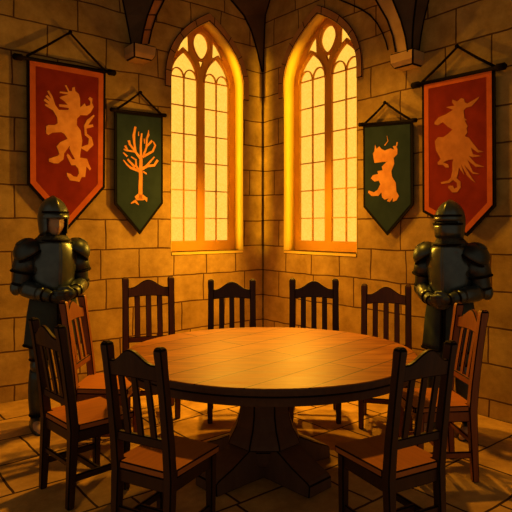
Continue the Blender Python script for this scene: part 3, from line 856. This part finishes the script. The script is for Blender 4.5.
        sleeve('upper_arm_plate', q['sh']+d*.17, q['elb']-d*.02, .076, .066, st_, p)
        # couter
        bm = bmesh.new(); sphere(bm, q['elb']+V3((s*.010, .012, -.004)), (.057, .058, .056), 20, 12)
        sphere(bm, q['elb']+V3((s*.03, .012, -.004)), (.046, .044, .062), 20, 12)
        bmobj('elbow_cop', bm, s2, p, smooth=True)
        e2 = q['elb'].lerp(w, .16); e3 = q['elb'].lerp(w, .80)
        sleeve('forearm_plate', e2, e3, .063, .048, s2, p, mid=.008)
        # gauntlet
        bm = bmesh.new(); hand_chains(bm, s, w, fwd, side, down, .0045)
        g = remeshed(bm, .005, 'gauntlet', st_, p, 2)
        e4 = w-fwd*.075; sleeve('gauntlet_cuff', q['elb'].lerp(w, .60), w+fwd*.012, .060, .037, st_, g)
        # legs
        dk = (q['knee']-q['hip'])
        sleeve('thigh_plate', q['hip']+dk*.35, q['hip']+dk*.90, .094, .072, st_, p)
        bm = bmesh.new(); sphere(bm, q['knee']+V3((0, -.008, 0)), (.070, .074, .075), 20, 12); bmobj('knee_cop', bm, s2, p, smooth=True)
        ds = q['ankle']-q['knee']
        sleeve('greave', q['knee']+ds*.10, q['knee']+ds*.97, .068, .047, st_, p, mid=.012)
        bm = bmesh.new(); a = q['ankle']
        rs = []
        tt = q['toe']-a; tt.z = 0; tt.normalize(); sx = V3((-tt.y, tt.x, 0))
        for x, hh, ww in ((-.065, .075, .034), (-.05, .10, .043), (.02, .105, .048), (.08, .080, .050), (.14, .058, .048), (.19, .042, .036), (.215, .026, .016)):
            cpt = V3((a.x, a.y, 0))+tt*x
            rs.append([cpt+sx*ww*math.cos(k*PI/8)+V3((0, 0, max(0.0, hh*math.sin(k*PI/8)))) for k in range(9)]+[cpt-sx*ww*.5, cpt+sx*ww*.5])
        loft(bm, rs); bmobj('sabaton', bm, st_, p, smooth=True)
    # coif of mail framing the face
    rs = []
    def helm_ring(z, rx, ry, y, n=48): return [V3((rx*math.sin(2*PI*i/n), y-ry*math.cos(2*PI*i/n), z)) for i in range(n)]
    def cut(bm, test):
        dl = [f for f in bm.faces if test(f.calc_center_median())]
        bmesh.ops.delete(bm, geom=dl, context='FACES')
    def holed(name, rings, test, m, thick):
        bm = bmesh.new(); loft(bm, rings, False); cut(bm, test)
        bmesh.ops.recalc_face_normals(bm, faces=bm.faces)
        me = bpy.data.meshes.new(name); bm.to_mesh(me); bm.free()
        for f in me.polygons: f.use_smooth = True
        o = link(name, me, [m, M['edge']], p)
        md = o.modifiers.new('s', 'SOLIDIFY'); md.thickness = thick; md.offset = 1; md.material_offset_rim = 1
        return o
    coif = [(1.46, .145, .130, .0), (1.49, .118, .118, .0), (1.515, .095, .112, -.005), (1.54, .088, .114, -.010), (1.57, .091, .118, -.012), (1.60, .094, .120, -.012), (1.64, .096, .122, -.01), (1.68, .095, .120, -.005), (1.70, .09, .115, 0)]
    holed('mail_coif', [helm_ring(*c) for c in coif], (lambda c: (not closed_helm) and c.y < -.03 and abs(c.x) < .070 and 1.507 < c.z), M['mail'], .005)
    # helmet
    hz = []
    for i in range(17):
        t = i/16
        z = 1.53+t*.292
        prof = [(0, .098, .120), (.15, .104, .126), (.35, .110, .132), (.55, .109, .131), (.70, .099, .120), (.82, .080, .098), (.92, .056, .070), (.98, .027, .035), (1, .004, .005)]
        for (t0, a0, b0), (t1, a1, b1) in zip(prof, prof[1:]):
            if t0 <= t <= t1+1e-9:
                k = (t-t0)/(t1-t0); rx = a0+(a1-a0)*k; ry = b0+(b1-b0)*k; break
        hz.append((z, rx, ry, -.008+.012*t))
    def keel(rr):
        for v in rr:
            if abs(v.x) < .022 and v.z > 1.60: 
                v.z += .007*(1-abs(v.x)/.022)*(1 if v.z > 1.7 else 0); 
                v.y += (.008 if v.y > 0 else -.008)*(1-abs(v.x)/.022)
        return rr
    if closed_helm:
        h = holed('helmet', [keel(helm_ring(*c)) for c in hz], lambda c: c.y < -.03 and abs(c.x) < .083 and abs(c.z-1.655) < .009, s2, .006)
        # visor : lower face plate and brow plate leaving the eye slit
        def face(z, k, y): 
            return [V3((.116*k*math.sin(a), y-.140*k*math.cos(a)-.014*max(0, 1-abs(a)/.5), z)) for a in [(-1.25+2.5*i/24) for i in range(25)]]
        shell('visor', [face(z, k, -.008) for z, k in ((1.535, .93), (1.575, 1.0), (1.61, 1.03), (1.640, 1.03))], s2, p, closed=False)
        shell('brow_plate', [face(z, k, -.008) for z, k in ((1.664, 1.03), (1.685, 1.02), (1.705, .985))], s2, p, closed=False)
    else:
        h = holed('helmet', [keel(helm_ring(*c)) for c in hz], lambda c: c.y < -.02 and abs(c.x) < .076 and c.z < 1.662, s2, .006)
        def face(z, k, y): 
            return [V3((.114*k*math.sin(a), y-.138*k*math.cos(a)-.010*max(0, 1-abs(a)/.5), z)) for a in [(-1.15+2.3*i/24) for i in range(25)]]
        shell('brow_plate', [face(z, k, -.008) for z, k in ((1.650, 1.07), (1.668, 1.04), (1.70, .985))], s2, p, closed=False)
    # keel of the helmet as a raised comb
    bm = bmesh.new(); pts = []
    for z, rx, ry, y in hz[7:]: pts.append(V3((0, y-ry-.010, z+.004)))
    for z, rx, ry, y in hz[::-1][:9]: pts.append(V3((0, y+ry+.008, z+.004)))
    tube(bm, pts, .006, 8); bmobj('helmet_comb', bm, s2, h, smooth=True)
    p.scale = (scale, scale, scale)
    return p
figure('person at left in dark plate armour, open helmet showing the face, hands clasped', (*XY(53, 4.42), 0), math.radians(38), False, .985)
figure('person at right in dark plate armour, closed visor hiding the face, hands clasped', (*XY(450, 4.30), 0), math.radians(-38), True, .965)

# ------------------------------------------------------------------ light
w = bpy.data.worlds.new('world'); S.world = w; w.use_nodes = True
w.node_tree.nodes['Background'].inputs[0].default_value = (1.0, .72, .44, 1); w.node_tree.nodes['Background'].inputs[1].default_value = .165
def spot(name, loc, target, power, col, angle, blend, radius):
    l = bpy.data.lights.new(name, 'SPOT'); l.energy = power; l.color = col; l.spot_size = math.radians(angle); l.spot_blend = blend; l.shadow_soft_size = radius
    o = bpy.data.objects.new(name, l); C.objects.link(o); o.location = loc
    o.rotation_euler = (Vector(target)-Vector(loc)).to_track_quat('-Z', 'Y').to_euler(); return o
AMB = (1.0, .43, .025)
spot('overhead_fill', (.10, 5.3, 4.55), (.09, 3.5, 0), 440, AMB, 102, .9, .10)  # unseen light added overhead, no fitting hangs here; brightens table and walls
for side in 'LR':
    q = MM[side] @ Vector((WC[side], 2.1, .28)); n = MM[side].to_3x3() @ Vector((0, 0, 1))
    spot('window_sunlight_'+side, q, q+n*3+Vector((0, 0, -1.7)), 200 if side == 'R' else 120, (1, .46, .03), 150, .7, .04)
    # added strip light that brightens the reveal on the corner side of each opening
    l = bpy.data.lights.new('reveal_fill_'+side, 'AREA'); l.shape = 'RECTANGLE'; l.size = .05; l.size_y = ztop-zs0-.35; l.energy = 3.2; l.spread = math.radians(30); l.color = (1, .52, .02)
    o = bpy.data.objects.new('reveal_fill_'+side, l); C.objects.link(o)
    sg = 1 if side == 'L' else -1
    loc = MM[side] @ Vector((WC[side]-sg*.22, (ztop+zs0)/2-.12, -.04)); z = -(MM[side].to_3x3() @ Vector((sg, 0, 0))); y = Vector((0, 0, 1)); x = y.cross(z)
    o.matrix_world = Matrix(((x.x, y.x, z.x, loc.x), (x.y, y.y, z.y, loc.y), (x.z, y.z, z.z, loc.z), (0, 0, 0, 1)))
